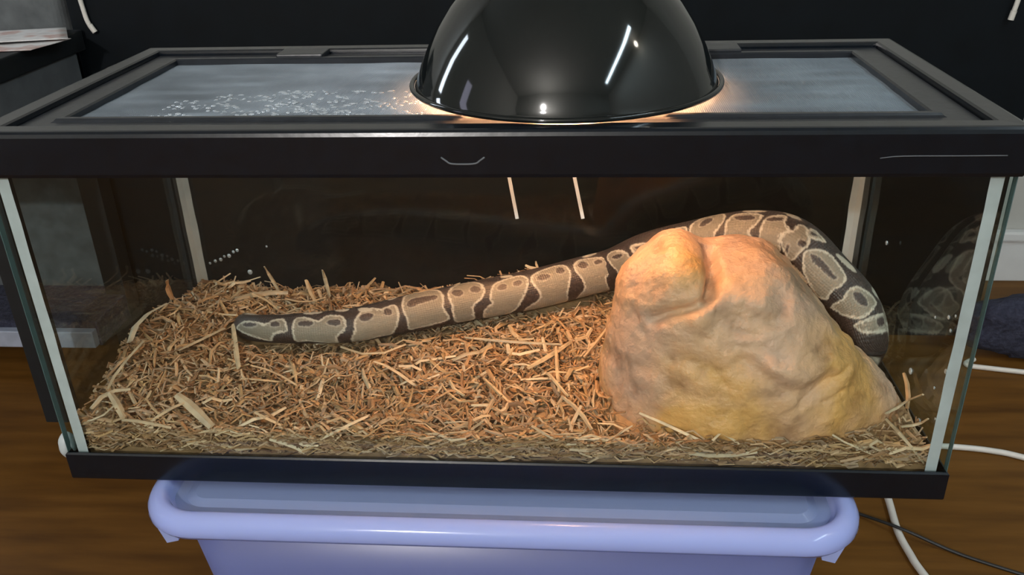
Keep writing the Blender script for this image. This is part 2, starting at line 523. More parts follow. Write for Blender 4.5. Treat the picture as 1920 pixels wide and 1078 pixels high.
# ------------------------------------------------------------------ the glass tank
W2, D, H = 0.385, 0.315, 0.325
tk = empty('glass_tank', (0, D / 2, 0))
tag(tk, 'long glass snake tank with black plastic frames on lavender tub', 'tank')
sweep('bottom_frame', -W2, W2, 0, D, [(0.0005, 0.0005), (0.0, 0.002), (0.0, 0.027), (0.0012, 0.0285), (0.0022, 0.0285), (0.0022, 0.004), (0.02, 0.004), (0.02, 0.0005)], M['black_frame'], tk)
tf = sweep('top_frame', -W2, W2, 0, D, [(0.0, 0.289), (-0.0015, 0.292), (-0.0015, 0.3205), (-0.0006, 0.3232), (0.0010, 0.3248), (0.003, 0.3252), (0.0165, 0.325), (0.0186, 0.324), (0.019, 0.322), (0.019, 0.3162), (0.030, 0.3162), (0.030, 0.312), (0.0084, 0.312), (0.0084, 0.289)], M['black_frame'], tk)
# moulded catch outline and seam line on the front of the top frame
sm = tube('moulded_catch', [(-0.026, -0.0015, 0.305), (-0.0225, -0.0018, 0.3025), (-0.019, -0.0018, 0.3003), (-0.010, -0.0018, 0.2998), (-0.001, -0.0018, 0.3003), (0.0025, -0.0018, 0.3025), (0.006, -0.0015, 0.305)], 0.0007, M['grey_panel'], None, 8, 4)
sm.parent = tf
sm = tube('mould_line', [(0.285, -0.0014, 0.3033), (0.300, -0.0016, 0.3048), (0.34, -0.0016, 0.3049), (0.371, -0.0014, 0.305)], 0.0004, M['grey_panel'], None, 6, 4)
sm.parent = tf
g0, g1 = 0.0022, 0.0082
box('front_pane', -W2 + g0, W2 - g0, g0, g1, 0.004, 0.3118, M['glass'], tk)
box('back_pane', -W2 + g0, W2 - g0, D - g1, D - g0, 0.004, 0.3118, M['glass'], tk)
box('side_pane', -W2 + g0, -W2 + g1, g1 + .0001, D - g1 - .0001, 0.004, 0.3118, M['glass'], tk)
box('side_pane', W2 - g1, W2 - g0, g1 + .0001, D - g1 - .0001, 0.004, 0.3118, M['glass'], tk)
box('floor_pane', -W2 + g1, W2 - g1, g1, D - g1, 0.0045, 0.0105, M['glass'], tk)
for sx in (-1, 1):
    # ground edge of the front / back panes
    box('pane_edge', min(sx * (W2 - 0.0021), sx * (W2 - 0.0015)), max(sx * (W2 - 0.0021), sx * (W2 - 0.0015)), g0, g1, 0.027, 0.29, M['glass_edge'], tk)
    for yy, sy in ((g1, 1), (D - g1, -1)):
        bm = bmesh.new()
        L = 0.0095
        tri = [(0, 0), (L, 0), (L * 0.42, L * 0.42), (0, L)]
        nseg = 24
        ring = []
        for k in range(nseg + 1):
            z = 0.0105 + (0.3115 - 0.0105) * k / nseg
            wob = 1 + 0.10 * noise.noise(Vector((sx * 3 + sy * 7, z * 30, 0)))
            ring.append([bm.verts.new((sx * (W2 - g1 - a * wob + 0.0004), yy + sy * (b * wob - 0.0004), z)) for a, b in tri])
        for k in range(nseg):
            for q in range(4):
                bm.faces.new((ring[k][q], ring[k][(q + 1) % 4], ring[k + 1][(q + 1) % 4], ring[k + 1][q]))
        bm.faces.new(ring[0]); bm.faces.new(list(reversed(ring[-1])))
        rel(link('silicone_seam', bm_mesh('silicone_seam', bm), M['silicone'], None, False), tk)
# smear of old sealant at the lower outside corner of the tank
sb = blob('sealant_smear', -W2 - 0.004, 0.012, 0.028, 0.007, 0.008, 0.013, M['silicone'], 5.0, 0.25, 2.2, 20, 14)
rel(sb, tk)
# two white strips stuck on the back pane
for x0, x1 in ((-0.001, 0.006), (0.070, 0.079)):
    o = box('tape_strip', -0.0019, 0.0019, -0.0004, 0.0004, -0.042, 0.042, M['white_strip'])
    o.location = ((x0 + x1) / 2 - 0.0035, D - g1 - 0.0003, 0.174)
    o.rotation_euler = (0, -math.atan2(x1 - x0, 0.045), 0)
    tag(o, 'narrow white strip stuck upright on the inside of the back glass', 'strip', 'white strips on the back glass')

# ------------------------------------------------------------------ screen lid
ld = empty('screen_lid', (0, D / 2, 0.317))
tag(ld, 'black framed wire screen lid lying in the tank top, wet beside the lamp', 'lid')
lx, ly0, ly1 = W2 - 0.0193, 0.0193, D - 0.0193
sweep('lid_frame', -lx, lx, ly0, ly1, [(0.0, 0.3163), (0.0, 0.3195), (0.001, 0.3202), (0.0225, 0.3202), (0.0245, 0.3212), (0.026, 0.3228), (0.0305, 0.3228), (0.032, 0.3215), (0.032, 0.3150), (0.0245, 0.3150), (0.0240, 0.3163)], M['black_lid'], ld)
sx0, sx1, sy0, sy1 = -lx + 0.031, lx - 0.031, ly0 + 0.031, ly1 - 0.031


def sag(x, y):
    u, v_ = (x - sx0) / (sx1 - sx0), (y - sy0) / (sy1 - sy0)
    return 0.3168 - 0.0022 * math.sin(math.pi * u) * math.sin(math.pi * v_) + 0.0007 * noise.noise(Vector((x * 20, y * 40, 3)))


vs, fs = [], []
WR = 0.00025


def wire(ax, c, a0, a1, n):
    b0 = len(vs)
    for k in range(n + 1):
        t = a0 + (a1 - a0) * k / n
        x, y = (t, c) if ax == 0 else (c, t)
        z = sag(x, y)
        for p, q in ((-1, 0), (0, 1), (1, 0), (0, -1)):
            vs.append((x, y + p * WR, z + q * WR) if ax == 0 else (x + p * WR, y, z + q * WR))
    for k in range(n):
        for q in range(4):
            fs.append((b0 + k * 4 + q, b0 + k * 4 + (q + 1) % 4, b0 + k * 4 + 4 + (q + 1) % 4, b0 + k * 4 + 4 + q))


PITCH = 0.0016
c = sy0
while c <= sy1: wire(0, c, sx0, sx1, 40); c += PITCH
c = sx0
while c <= sx1: wire(1, c, sy0, sy1, 14); c += PITCH
scr = rel(link('wire_screen', mesh('wire_screen', vs, fs), M['screen'], None, True), ld)
scr['kind'] = 'stuff'
for x0, x1 in ((-0.232, -0.184), (0.183, 0.231)):
    c = box('clip', x0, x1, 0.268, 0.300, 0.3195, 0.3255, M['black_lid'], ld, 0.0015)


# water beads on the screen
def beads(name, pts, mat):
    vs, fs = [], []
    nu, nv = 8, 4
    for x, y, z, r, e, fl_ in pts:
        b0 = len(vs)
        for i in range(nv):
            ph = math.pi / 2 * i / nv
            for j in range(nu):
                t = 2 * math.pi * j / nu
                vs.append((x + r * e * math.cos(ph) * math.cos(t), y + r * math.cos(ph) * math.sin(t), z + r * fl_ * math.sin(ph)))
        vs.append((x, y, z + r * fl_))
        for i in range(nv - 1):
            for j in range(nu):
                j2 = (j + 1) % nu
                fs.append((b0 + i * nu + j, b0 + i * nu + j2, b0 + (i + 1) * nu + j2, b0 + (i + 1) * nu + j))
        for j in range(nu): fs.append((b0 + (nv - 1) * nu + j, b0 + (nv - 1) * nu + (j + 1) % nu, b0 + nv * nu))
        fs.append(tuple(b0 + j for j in reversed(range(nu))))
    return link(name, mesh(name, vs, fs), mat, None, True)


pts = []
for k in range(900):
    x = -0.275 + 0.225 * random.random(); y = 0.054 + 0.105 * random.random() ** 1.35
    lim = 0.075 + 0.05 * math.sin((x + 0.28) / 0.21 * 2.4)
    if noise.noise(Vector((x * 28, y * 40, 1))) < -0.18 or y > 0.054 + lim * 0.9: continue
    u, v_ = (x - sx0) / (sx1 - sx0), (y - sy0) / (sy1 - sy0)
    z = 0.3168 - 0.0022 * math.sin(math.pi * u) * math.sin(math.pi * v_)
    pts.append((x, y, z, random.uniform(0.0006, 0.0021), random.uniform(0.8, 1.9), random.uniform(0.4, 0.75)))
wb = beads('water_beads', pts, M['water'])
tag(wb, 'sprayed water beads scattered over the wire screen beside the dome', 'water beads', kind='stuff')

# drops on the glass
side_d = [(0.205, 0.149, .0022), (0.068, 0.140, .0013), (0.044, 0.153, .0018), (0.033, 0.160, .0013), (0.036, 0.145, .0016), (0.093, 0.071, .0030), (0.028, 0.111, .0022), (0.042, 0.086, .0014), (0.056, 0.042, .0028), (0.028, 0.064, .0014)]


def drop(loc, r, ax, label, group):
    n = 12
    bm = bmesh.new(); bmesh.ops.create_uvsphere(bm, u_segments=12, v_segments=8, radius=r)
    for v in bm.verts:
        if ax == 'x': v.co.x *= 0.45
        else: v.co.y *= 0.45
        if v.co.z < 0: v.co.z *= 1.15
    o = link('water_drop', bm_mesh('water_drop', bm), M['water'], None, True); o.location = loc
    tag(o, label, 'water drop', group)


for y, z, r in side_d:
    drop((W2 - g1 - r * .25, y, z), r, 'x', ('%s water drop on the side glass %s' % ('large' if r > .0025 else ('small' if r > .0017 else 'tiny'), 'low beside the rock and straw' if z < .09 else ('near the front seam above the straw' if y < .1 else 'above the snake'))), 'drops on the side glass')
for x, z, r in [(-0.361, 0.075, .0016), (-0.354, 0.078, .002), (-0.347, 0.080, .0022), (-0.342, .084, .0016), (-0.336, 0.085, .0024), (-0.330, .090, .0018), (-0.325, 0.092, .002), (-0.314, 0.064, .003), (-0.289, 0.097, .0013)]:
    drop((x, D - g1 - r * .25, z), r, 'y', ('%s pale water drop on the back glass %s' % ('large' if r > .0025 else ('small' if r > .0017 else 'tiny'), 'close to the corner seam' if x < -.32 else 'apart from the row by the seam')), 'drops on the back glass')

# ------------------------------------------------------------------ heat lamp
LX, LY, LZ = 0.062, 0.144, 0.3253
lp = empty('heat_lamp', (LX, LY, LZ))
tag(lp, 'glossy black dome heat lamp standing on the screen lid', 'lamp')
outer = [(0.1285, 0.0022), (0.1272, 0.0045), (0.1262, 0.008), (0.1215, 0.020), (0.1145, 0.035), (0.1055, 0.050), (0.0945, 0.065), (0.081, 0.080), (0.066, 0.093), (0.050, 0.104), (0.036, 0.111), (0.030, 0.114)]
lathe('dome', outer, (LX, LY, LZ), M['dome'], lp)
inner = [(r - 0.0012, z - 0.0004) for r, z in outer]
lathe('reflector', inner, (LX, LY, LZ), M['alu'], lp)
lathe('rim_bead', [(0.1310 + 0.0022 * math.cos(a), 0.0022 + 0.0022 * math.sin(a)) for a in [2 * math.pi * k / 12 for k in range(13)]], (LX, LY, LZ), M['dome'], lp)
lathe('socket', [(0.0, 0.150), (0.020, 0.150), (0.024, 0.146), (0.025, 0.120), (0.030, 0.1145), (0.030, 0.109), (0.019, 0.109), (0.019, 0.090), (0.0, 0.090)], (LX, LY, LZ), M['dome'], lp, 40)
lathe('bulb', [(0.0, 0.030), (0.012, 0.0315), (0.022, 0.037), (0.028, 0.047), (0.0285, 0.055), (0.025, 0.067), (0.018, 0.079), (0.0135, 0.0905)], (LX, LY, LZ), M['bulb'], lp, 24)
tube('cord', [(LX, LY, LZ + 0.148), (LX, LY + 0.002, LZ + 0.17), (LX + 0.01, LY + 0.03, LZ + 0.21), (LX + 0.05, LY + 0.15, LZ + 0.20), (LX + 0.12, LY + 0.40, LZ + 0.10), (LX + 0.20, 0.70, 0.376), (LX + 0.30, 0.80, 0.3685)], 0.003, M['black_cord'], lp)

# ------------------------------------------------------------------ data for snake pattern (body millimetres, degrees from the spine) and stalks
SNAKE_CTL=[[-0.1823,0.2383,0.01,0.011],[-0.2223,0.2283,0.018,0.012],[-0.2573,0.2133,0.034,0.0135],[-0.2803,0.1953,0.052,0.0145],[-0.2559,0.1722,0.062,0.015],[-0.2143,0.1678,0.065,0.0165],[-0.1583,0.1705,0.068,0.0185],[-0.1005,0.1918,0.071,0.0205],[-0.0412,0.2158,0.073,0.0215],[0.026,0.2423,0.075,0.0228],[0.078,0.2654,0.079,0.0232],[0.1134,0.2774,0.084,0.0234],[0.1489,0.255,0.1126,0.0236],[0.1953,0.25,0.1274,0.0245],[0.2468,0.235,0.142,0.027],[0.2855,0.215,0.1426,0.0285],[0.3165,0.19,0.1192,0.0275],[0.342,0.168,0.0971,0.0245],[0.3523,0.15,0.0688,0.021],[0.35,0.16,0.026,0.018]]
BLOTCH=[
[(133,72),(144,35),(160,31),(168,39),(174,22),(185,18),(190,43),(190,71),(178,79),(172,114),(162,104),(151,92),(139,81)],
[(196,47),(199,18),(210,16),(223,34),(231,15),(244,20),(250,44),(248,72),(240,97),(239,138),(228,127),(211,111),(198,115),(196,75)],
[(257,47),(266,16),(276,11),(285,25),(297,18),(301,41),(299,74),(294,100),(289,121),(275,120),(267,134),(253,139),(252,106),(256,75)],
[(306,21),(314,-19),(329,-23),(345,-12),(350,28),(347,61),(352,96),(342,109),(316,114),(308,111),(307,73),(305,51)],
[(354,31),(359,4),(372,-21),(386,-9),(393,12),(394,39),(389,58),(378,80),(379,130),(360,124),(355,87),(355,58)],
[(397,65),(400,38),(407,18),(422,9),(437,8),(443,27),(439,55),(430,88),(426,106),(417,129),(402,146),(390,134),(389,93),(398,76)],
[(445,29),(451,14),(467,2),(483,1),(490,18),(490,43),(482,90),(483,118),(478,144),(457,134),(449,146),(436,146),(435,113),(449,90),(450,70),(445,44)],
[(497,20),(506,3),(521,8),(536,19),(557,59),(528,76),(535,127),(526,147),(507,135),(494,143),(495,113),(502,89),(499,56),(496,40)],
[(558,42),(567,34),(584,47),(590,62),(591,80),(587,107),(555,165),(555,131),(569,103),(567,80)],
[(592,43),(597,35),(605,39),(608,53),(606,88),(595,140),(589,130),(594,75)],
[(610,36),(618,24),(633,13),(645,18),(646,40),(641,52),(628,94),(614,90),(612,61)],
[(648,33),(654,5),(667,-15),(682,-14),(686,25),(676,58),(673,91),(658,100),(650,82),(650,53)],
[(686,51),(688,26),(696,7),(712,8),(721,18),(718,42),(712,59),(717,73),(717,106),(683,105),(684,74)],
[(722,61),(723,31),(729,12),(738,3),(740,26),(746,38),(742,58),(747,92),(718,113),(722,78)],
[(742,64),(744,43),(747,32),(747,18),(752,7),(759,21),(764,35),(764,57),(764,81),(754,83)],
[(755,21),(756,0),(763,-2),(771,1),(765,17),(759,26)],
[(767,59),(766,47),(772,27),(784,14),(808,24),(813,42),(811,71),(813,90),(804,102),(791,91),(777,77)],
[(821,98),(822,62),(819,44),(821,23),(829,5),(839,-12),(844,0),(849,39),(839,77)],
[(852,59),(850,26),(849,-31),(855,-47),(861,-35),(860,32),(858,46)],
]
EYES=[
[(160,45),(158,50),(155,54),(151,57),(146,56),(144,53),(145,46),(149,40),(154,38),(158,40)],
[(182,41),(182,48),(179,51),(177,51),(174,48),(173,41),(174,34),(176,30),(179,31),(181,35)],
[(218,44),(216,50),(213,53),(207,52),(203,49),(202,42),(203,36),(207,33),(212,33),(216,38)],
[(245,48),(244,53),(241,56),(237,54),(233,50),(232,44),(233,37),(236,34),(241,36),(244,41)],
[(276,39),(274,47),(271,52),(267,54),(264,51),(262,44),(263,36),(266,31),(271,29),(274,33)],
[(294,44),(293,49),(291,51),(288,49),(286,44),(286,38),(287,31),(290,29),(292,31),(294,37)],
[(311,29),(319,14),(341,18),(342,32),(326,36),(314,41)],
[(371,31),(369,36),(366,39),(362,36),(360,31),(359,23),(361,17),(364,14),(368,17),(370,23)],
[(390,31),(388,36),(385,38),(382,36),(379,31),(379,23),(381,17),(384,14),(387,17),(389,23)],
[(418,36),(417,41),(414,44),(411,44),(408,41),(407,36),(409,31),(411,27),(415,27),(417,31)],
[(435,33),(434,38),(431,41),(428,41),(425,38),(425,33),(426,28),(429,25),(432,25),(435,28)],
[(467,33),(465,38),(461,41),(456,40),(453,37),(452,31),(454,26),(457,22),(462,23),(466,27)],
[(485,28),(484,32),(480,34),(477,32),(475,27),(476,20),(477,15),(481,13),(484,16),(485,21)],
[(512,30),(510,35),(507,37),(504,35),(502,29),(502,22),(505,16),(508,13),(511,16),(512,23)],
[(530,29),(528,33),(524,35),(521,35),(519,32),(519,28),(520,23),(523,20),(526,20),(529,24)],
[(584,59),(583,63),(580,65),(575,65),(571,61),(569,57),(570,53),(574,52),(579,54),(582,56)],
[(602,51),(601,54),(599,55),(598,54),(597,51),(596,47),(597,44),(598,43),(600,44),(601,47)],
[(637,26),(635,31),(629,36),(623,39),(618,39),(616,37),(617,33),(622,28),(629,24),(634,23)],
[(673,10),(673,18),(670,25),(666,29),(662,29),(660,26),(661,19),(663,11),(667,4),(671,4)],
[(715,25),(714,28),(709,31),(702,30),(697,26),(695,21),(696,17),(701,16),(708,17),(713,20)],
[(738,16),(737,21),(734,26),(730,30),(727,30),(725,28),(726,23),(729,19),(733,16),(736,14)],
[(762,38),(762,42),(762,47),(760,51),(758,52),(756,50),(756,46),(756,41),(758,38),(760,36)],
[(763,8),(762,11),(761,14),(759,16),(758,16),(757,14),(757,11),(758,8),(760,6),(762,6)],
[(771,45),(783,37),(797,41),(805,42),(802,50),(789,51),(777,52)],
[(840,18),(839,26),(835,36),(830,41),(826,41),(824,36),(825,30),(828,23),(833,18),(838,16)],
[(855,-23),(857,-17),(857,-10),(857,-2),(856,2),(854,2),(852,-2),(851,-9),(851,-17),(853,-23)],
[(753,67),(754,71),(755,74),(754,76),(752,74),(751,71),(750,67),(750,63),(750,62),(752,63)],
]
CREAM=[
[(155,-22),(153,-16),(144,-6),(130,6),(130,23),(130,27),(130,21),(130,1),(131,-29),(149,-26)],
[(189,-22),(188,-17),(182,-12),(175,-18),(168,-22),(166,-22),(168,-24),(174,-23),(181,-23),(187,-23)],
[(224,-19),(224,-5),(219,1),(213,3),(207,-1),(204,-11),(205,-23),(210,-23),(216,-23),(222,-23)],
[(253,-7),(252,0),(249,3),(244,2),(240,-3),(238,-13),(239,-22),(243,-23),(248,-23),(252,-21)],
[(276,21),(275,25),(271,25),(266,21),(263,15),(262,7),(263,0),(267,0),(272,6),(275,15)],
[(307,-23),(305,-22),(302,-12),(298,-7),(295,-7),(294,-15),(295,-23),(298,-23),(302,-23),(305,-23)],
[(373,-24),(372,-23),(368,-23),(363,-23),(360,-24),(359,-24),(360,-24),(364,-24),(368,-24),(372,-24)],
[(428,2),(427,5),(423,6),(419,4),(416,0),(416,-6),(417,-11),(421,-12),(425,-9),(428,-3)],
[(531,-16),(528,-8),(522,-2),(517,-1),(513,-3),(512,-8),(515,-19),(520,-23),(526,-23),(530,-23)],
[(722,-3),(720,2),(715,4),(708,4),(702,0),(700,-7),(701,-12),(707,-12),(714,-11),(719,-7)],
[(747,-6),(746,-1),(743,3),(739,1),(736,-5),(733,-17),(735,-18),(738,-19),(742,-20),(745,-13)],
[(812,-4),(810,2),(804,6),(796,7),(788,5),(785,2),(787,-5),(795,-10),(803,-13),(810,-10)],
[(846,-44),(845,-43),(841,-37),(835,-17),(830,-12),(828,-23),(830,-31),(834,-34),(840,-39),(844,-42)],
[(765,92),(770,85),(785,86),(790,93),(786,98),(771,97)],
]
STALKS=[
([(-0.127,0.127,0.052),(-0.107,0.115,0.052),(-0.079,0.085,0.052)],0.0074,1),
([(-0.296,0.05,0.06),(-0.276,0.036,0.056),(-0.249,0.011,0.053)],0.0125,0.6),
([(-0.165,0.01,0.034),(-0.133,0.014,0.052),(-0.112,0.035,0.052)],0.0048,0.9),
([(-0.317,0.111,0.072),(-0.306,0.14,0.068),(-0.296,0.171,0.063)],0.0104,0.8),
([(-0.291,0.183,0.061),(-0.274,0.142,0.058),(-0.258,0.106,0.055)],0.0069,0.8),
([(-0.362,0.105,0.084),(-0.372,0.149,0.085),(-0.365,0.195,0.079)],0.0118,0.9),
([(0.053,0.161,0.052),(0.055,0.12,0.052),(0.058,0.078,0.052)],0.0047,0.8),
([(0.06,0.071,0.052),(0.076,0.048,0.052),(0.087,0.02,0.052)],0.0039,0.6),
([(0.13,0.048,0.052),(0.158,0.025,0.052),(0.186,0.01,0.046)],0.0038,1),
([(0.291,0.019,0.052),(0.304,0.01,0.048),(0.322,0.01,0.039)],0.0034,0.9),
([(0.343,0.044,0.052),(0.35,0.014,0.052),(0.367,0.01,0.031)],0.0045,0.7),
([(0.003,0.165,0.052),(0.009,0.144,0.052),(0.036,0.155,0.052)],0.0048,1),
([(-0.043,0.178,0.052),(0.007,0.17,0.052),(0.058,0.166,0.052)],0.0033,0.7),
([(-0.248,0.113,0.054),(-0.221,0.104,0.052),(-0.193,0.082,0.052)],0.0049,0.8),
([(-0.355,0.041,0.072),(-0.356,0.067,0.077),(-0.35,0.108,0.083)],0.0044,0.7),
([(-0.352,0.037,0.07),(-0.338,0.023,0.066),(-0.328,0.01,0.06)],0.0069,0.6),
([(-0.33,0.01,0.059),(-0.31,0.01,0.057),(-0.286,0.01,0.051)],0.0047,0.6),
([(0.026,0.119,0.052),(0.046,0.142,0.052),(0.068,0.172,0.052)],0.0048,0.8),
([(-0.198,0.01,0.041),(-0.179,0.01,0.035),(-0.168,0.01,0.027)],0.005,0.9),
([(-0.311,0.244,0.06),(-0.289,0.268,0.055),(-0.26,0.275,0.053)],0.0064,0.6),
([(-0.258,0.259,0.053),(-0.232,0.253,0.052),(-0.213,0.265,0.052)],0.0056,0.8),
([(-0.293,0.3,0.074),(-0.287,0.3,0.06),(-0.269,0.274,0.053)],0.0052,0.6),
([(-0.245,0.3,0.057),(-0.235,0.281,0.052),(-0.222,0.255,0.052)],0.0064,0.8),
([(-0.224,0.3,0.07),(-0.222,0.3,0.054),(-0.209,0.267,0.052)],0.0051,0.6),
([(-0.372,0.219,0.095),(-0.372,0.219,0.082),(-0.366,0.212,0.075)],0.0088,0.5),
([(0.014,0.3,0.078),(0.023,0.294,0.077),(0.042,0.291,0.077)],0.0036,0.9),
([(0.026,0.3,0.083),(0.028,0.297,0.078),(0.031,0.282,0.078)],0.0049,0.6),
([(0.112,0.218,0.052),(0.095,0.173,0.052),(0.081,0.141,0.052)],0.0038,0.8),
([(-0.168,0.155,0.052),(-0.131,0.14,0.052),(-0.102,0.162,0.052)],0.0038,0.6),
([(0.345,0.061,0.052),(0.364,0.07,0.052),(0.372,0.05,0.074)],0.0037,0.6),
([(0.352,0.033,0.052),(0.367,0.037,0.052),(0.372,0.031,0.062)],0.0031,0.6),
([(0.372,0.096,0.067),(0.372,0.08,0.059),(0.366,0.061,0.052)],0.0042,0.5),
([(-0.252,0.01,0.025),(-0.216,0.01,0.033),(-0.173,0.01,0.029)],0.0081,0.5),
([(0.17,0.01,0.036),(0.197,0.01,0.034),(0.228,0.01,0.039)],0.0057,0.7),
([(-0.36,0.017,0.066),(-0.354,0.037,0.07),(-0.336,0.045,0.069)],0.0049,0.7),
([(-0.37,0.01,0.054),(-0.351,0.01,0.06),(-0.341,0.023,0.066)],0.0037,0.7),
([(-0.311,0.01,0.052),(-0.297,0.027,0.058),(-0.284,0.044,0.057)],0.0042,0.6),
]


# ------------------------------------------------------------------ hide rock
SIL = [(0.0975, 0.020), (0.0978, 0.060), (0.0995, 0.092), (0.1025, 0.120), (0.1078, 0.142), (0.115, 0.162), (0.126, 0.178), (0.141, 0.190), (0.156, 0.198), (0.172, 0.195),
       (0.182, 0.1885), (0.190, 0.184), (0.202, 0.185), (0.220, 0.188), (0.238, 0.186), (0.255, 0.176), (0.274, 0.154), (0.301, 0.122), (0.323, 0.100), (0.344, 0.079), (0.3625, 0.058), (0.3705, 0.040), (0.372, 0.020)]
SA = catmull([(a, b, 0) for a, b in SIL], 10)[:, :2]
sl = np.concatenate([[0], np.cumsum(np.linalg.norm(np.diff(SA, axis=0), axis=1))])
NS, NA = 230, 150
ss = np.linspace(0, sl[-1], NS)
rx, rh = np.interp(ss, sl, SA[:, 0]), np.interp(ss, sl, SA[:, 1])
yf = np.interp(rx, [0.0975, 0.103, 0.115, 0.131, 0.17, 0.209, 0.249, 0.292, 0.323, 0.36, 0.372], [0.100, 0.084, 0.066, 0.046, 0.023, 0.0175, 0.018, 0.025, 0.038, 0.066, 0.090])
yb = np.interp(rx, [0.0975, 0.103, 0.115, 0.131, 0.17, 0.209, 0.249, 0.292, 0.323, 0.36, 0.372], [0.108, 0.125, 0.145, 0.168, 0.195, 0.208, 0.205, 0.182, 0.155, 0.125, 0.100])
yr = np.interp(rx, [0.0975, 0.13, 0.20, 0.30, 0.372], [0.104, 0.100, 0.108, 0.100, 0.095])


def smooth1(a, n):
    for _ in range(n): a[1:-1] = .25 * a[:-2] + .5 * a[1:-1] + .25 * a[2:]
    return a


yf, yb, yr = smooth1(yf, 40), smooth1(yb, 40), smooth1(yr, 10)
tt = np.linspace(0, math.pi, NA)
ca, sa = np.cos(tt), np.sin(tt)
RV = np.zeros((NS, NA, 3))
for i in range(NS):
    ex = 2 / 2.5
    cy = np.sign(ca) * np.abs(ca) ** ex
    zz = np.abs(sa) ** ex
    RV[i, :, 0] = rx[i]
    RV[i, :, 1] = np.where(cy > 0, yr[i] - (yr[i] - yf[i]) * cy, yr[i] + (yb[i] - yr[i]) * (-cy))
    RV[i, :, 2] = 0.012 + (rh[i] - 0.012) * zz
du = np.gradient(RV, axis=0); dv = np.gradient(RV, axis=1)
RN = np.cross(du, dv)
RN /= (np.linalg.norm(RN, axis=2)[..., None] + 1e-9)
ctr = np.array([0.23, 0.105, 0.08])
RN *= np.sign(((RV - ctr) * RN).sum(2))[..., None]


def seg_d(P, A, B):
    A, B = np.array(A), np.array(B)
    t = np.clip(((P - A) @ (B - A)) / ((B - A) @ (B - A)), 0, 1)
    return np.linalg.norm(P - (A + t[..., None] * (B - A)), axis=-1)


XZ = RV[..., [0, 2]]
front = (RV[..., 1] < yr[:, None] + 0.01).astype(float)
disp = np.zeros((NS, NA))
for i in range(NS):
    for j in range(NA):
        v = Vector(RV[i, j])
        disp[i, j] = 0.0045 * noise.fractal(v * 16, 0.9, 2.0, 3) + 0.0014 * noise.fractal(v * 55 + Vector((5, 1, 2)), 0.7, 2.1, 5)
# knob and cleft at the top, ridge, folds and chips on the front, as (polyline in x,z; depth; width)
FEAT = [([(0.139, 0.142), (0.150, 0.151), (0.172, 0.158), (0.186, 0.165), (0.192, 0.180)], -0.0070, 0.0045),
        ([(0.152, 0.178), (0.166, 0.182)], 0.0065, 0.012),
        ([(0.184, 0.166), (0.190, 0.190)], -0.0095, 0.0042),
        ([(0.176, 0.152), (0.205, 0.166), (0.225, 0.160)], 0.0045, 0.009),
        ([(0.212, 0.118), (0.228, 0.108), (0.243, 0.096), (0.262, 0.088), (0.285, 0.098)], -0.0050, 0.006),
        ([(0.235, 0.112), (0.262, 0.104), (0.285, 0.108), (0.305, 0.098)], 0.0060, 0.010),
        ([(0.262, 0.080), (0.285, 0.094), (0.300, 0.100)], -0.0034, 0.0025),
        ([(0.248, 0.070), (0.268, 0.082)], -0.0025, 0.003),
        ([(0.120, 0.100), (0.130, 0.085), (0.150, 0.075)], 0.0040, 0.014),
        ([(0.145, 0.118), (0.185, 0.110)], -0.0028, 0.008),
        ([(0.215, 0.070), (0.222, 0.045)], -0.0022, 0.004),
        ([(0.170, 0.060), (0.200, 0.050)], 0.0035, 0.014),
        ([(0.290, 0.062), (0.320, 0.058)], 0.0035, 0.010),
        ([(0.205, 0.142), (0.222, 0.137)], -0.0025, 0.003),
        ([(0.232, 0.150), (0.240, 0.146)], -0.0022, 0.004),
        ([(0.152, 0.130), (0.156, 0.127)], -0.0020, 0.003),
        ([(0.240, 0.119), (0.247, 0.116)], -0.0022, 0.003),
        ([(0.160, 0.098), (0.166, 0.094)], -0.0018, 0.003),
        ([(0.139, 0.142), (0.150, 0.151), (0.172, 0.158)], -0.0035, 0.0022),
        ([(0.205, 0.128), (0.226, 0.130), (0.236, 0.124)], -0.0026, 0.0018),
        ([(0.150, 0.112), (0.153, 0.110)], -0.0030, 0.0020), ([(0.196, 0.098), (0.199, 0.096)], -0.0030, 0.0020),
        ([(0.222, 0.086), (0.226, 0.083)], -0.0030, 0.0022), ([(0.180, 0.134), (0.184, 0.133)], -0.0026, 0.0022),
        ([(0.252, 0.138), (0.256, 0.135)], -0.0028, 0.0024), ([(0.166, 0.170), (0.168, 0.167)], -0.0024, 0.0020),
        ([(0.128, 0.130), (0.131, 0.126)], -0.0026, 0.0020), ([(0.282, 0.078), (0.300, 0.084)], -0.0024, 0.0018)]
for pl, dep, wid in FEAT:
    d = np.min([seg_d(XZ, pl[k], pl[k + 1]) for k in range(len(pl) - 1)], axis=0)
    disp += front * dep * np.exp(-(d / wid) ** 2)
edge = np.minimum(1, np.minimum(np.arange(NS), NS - 1 - np.arange(NS)) / 12.0)[:, None]
RV += RN * (disp * edge)[..., None]
RV[..., 1] = np.maximum(RV[..., 1], 0.0095)
RV[..., 0] = np.clip(RV[..., 0], 0.09, 0.3755)
fs = [(i * NA + j, (i + 1) * NA + j, (i + 1) * NA + j + 1, i * NA + j + 1) for i in range(NS - 1) for j in range(NA - 1)]
fs += [((i + 1) * NA, i * NA, i * NA + NA - 1, (i + 1) * NA + NA - 1) for i in range(NS - 1)]
fs += [tuple(range(NA)), tuple((NS - 1) * NA + k for k in reversed(range(NA)))]
me = mesh('hide_rock', RV.reshape(-1, 3), fs)
bm = bmesh.new(); bm.from_mesh(me); bmesh.ops.recalc_face_normals(bm, faces=bm.faces); bm.to_mesh(me); bm.free()
rock = link('hide_rock', me, M['rock'], None, True)
tag(rock, 'large orange-tan hide rock standing in the straw, snake draped behind it', 'rock')
ROCK_TOP = lambda x, y: np.interp(x, rx, rh, left=0, right=0)


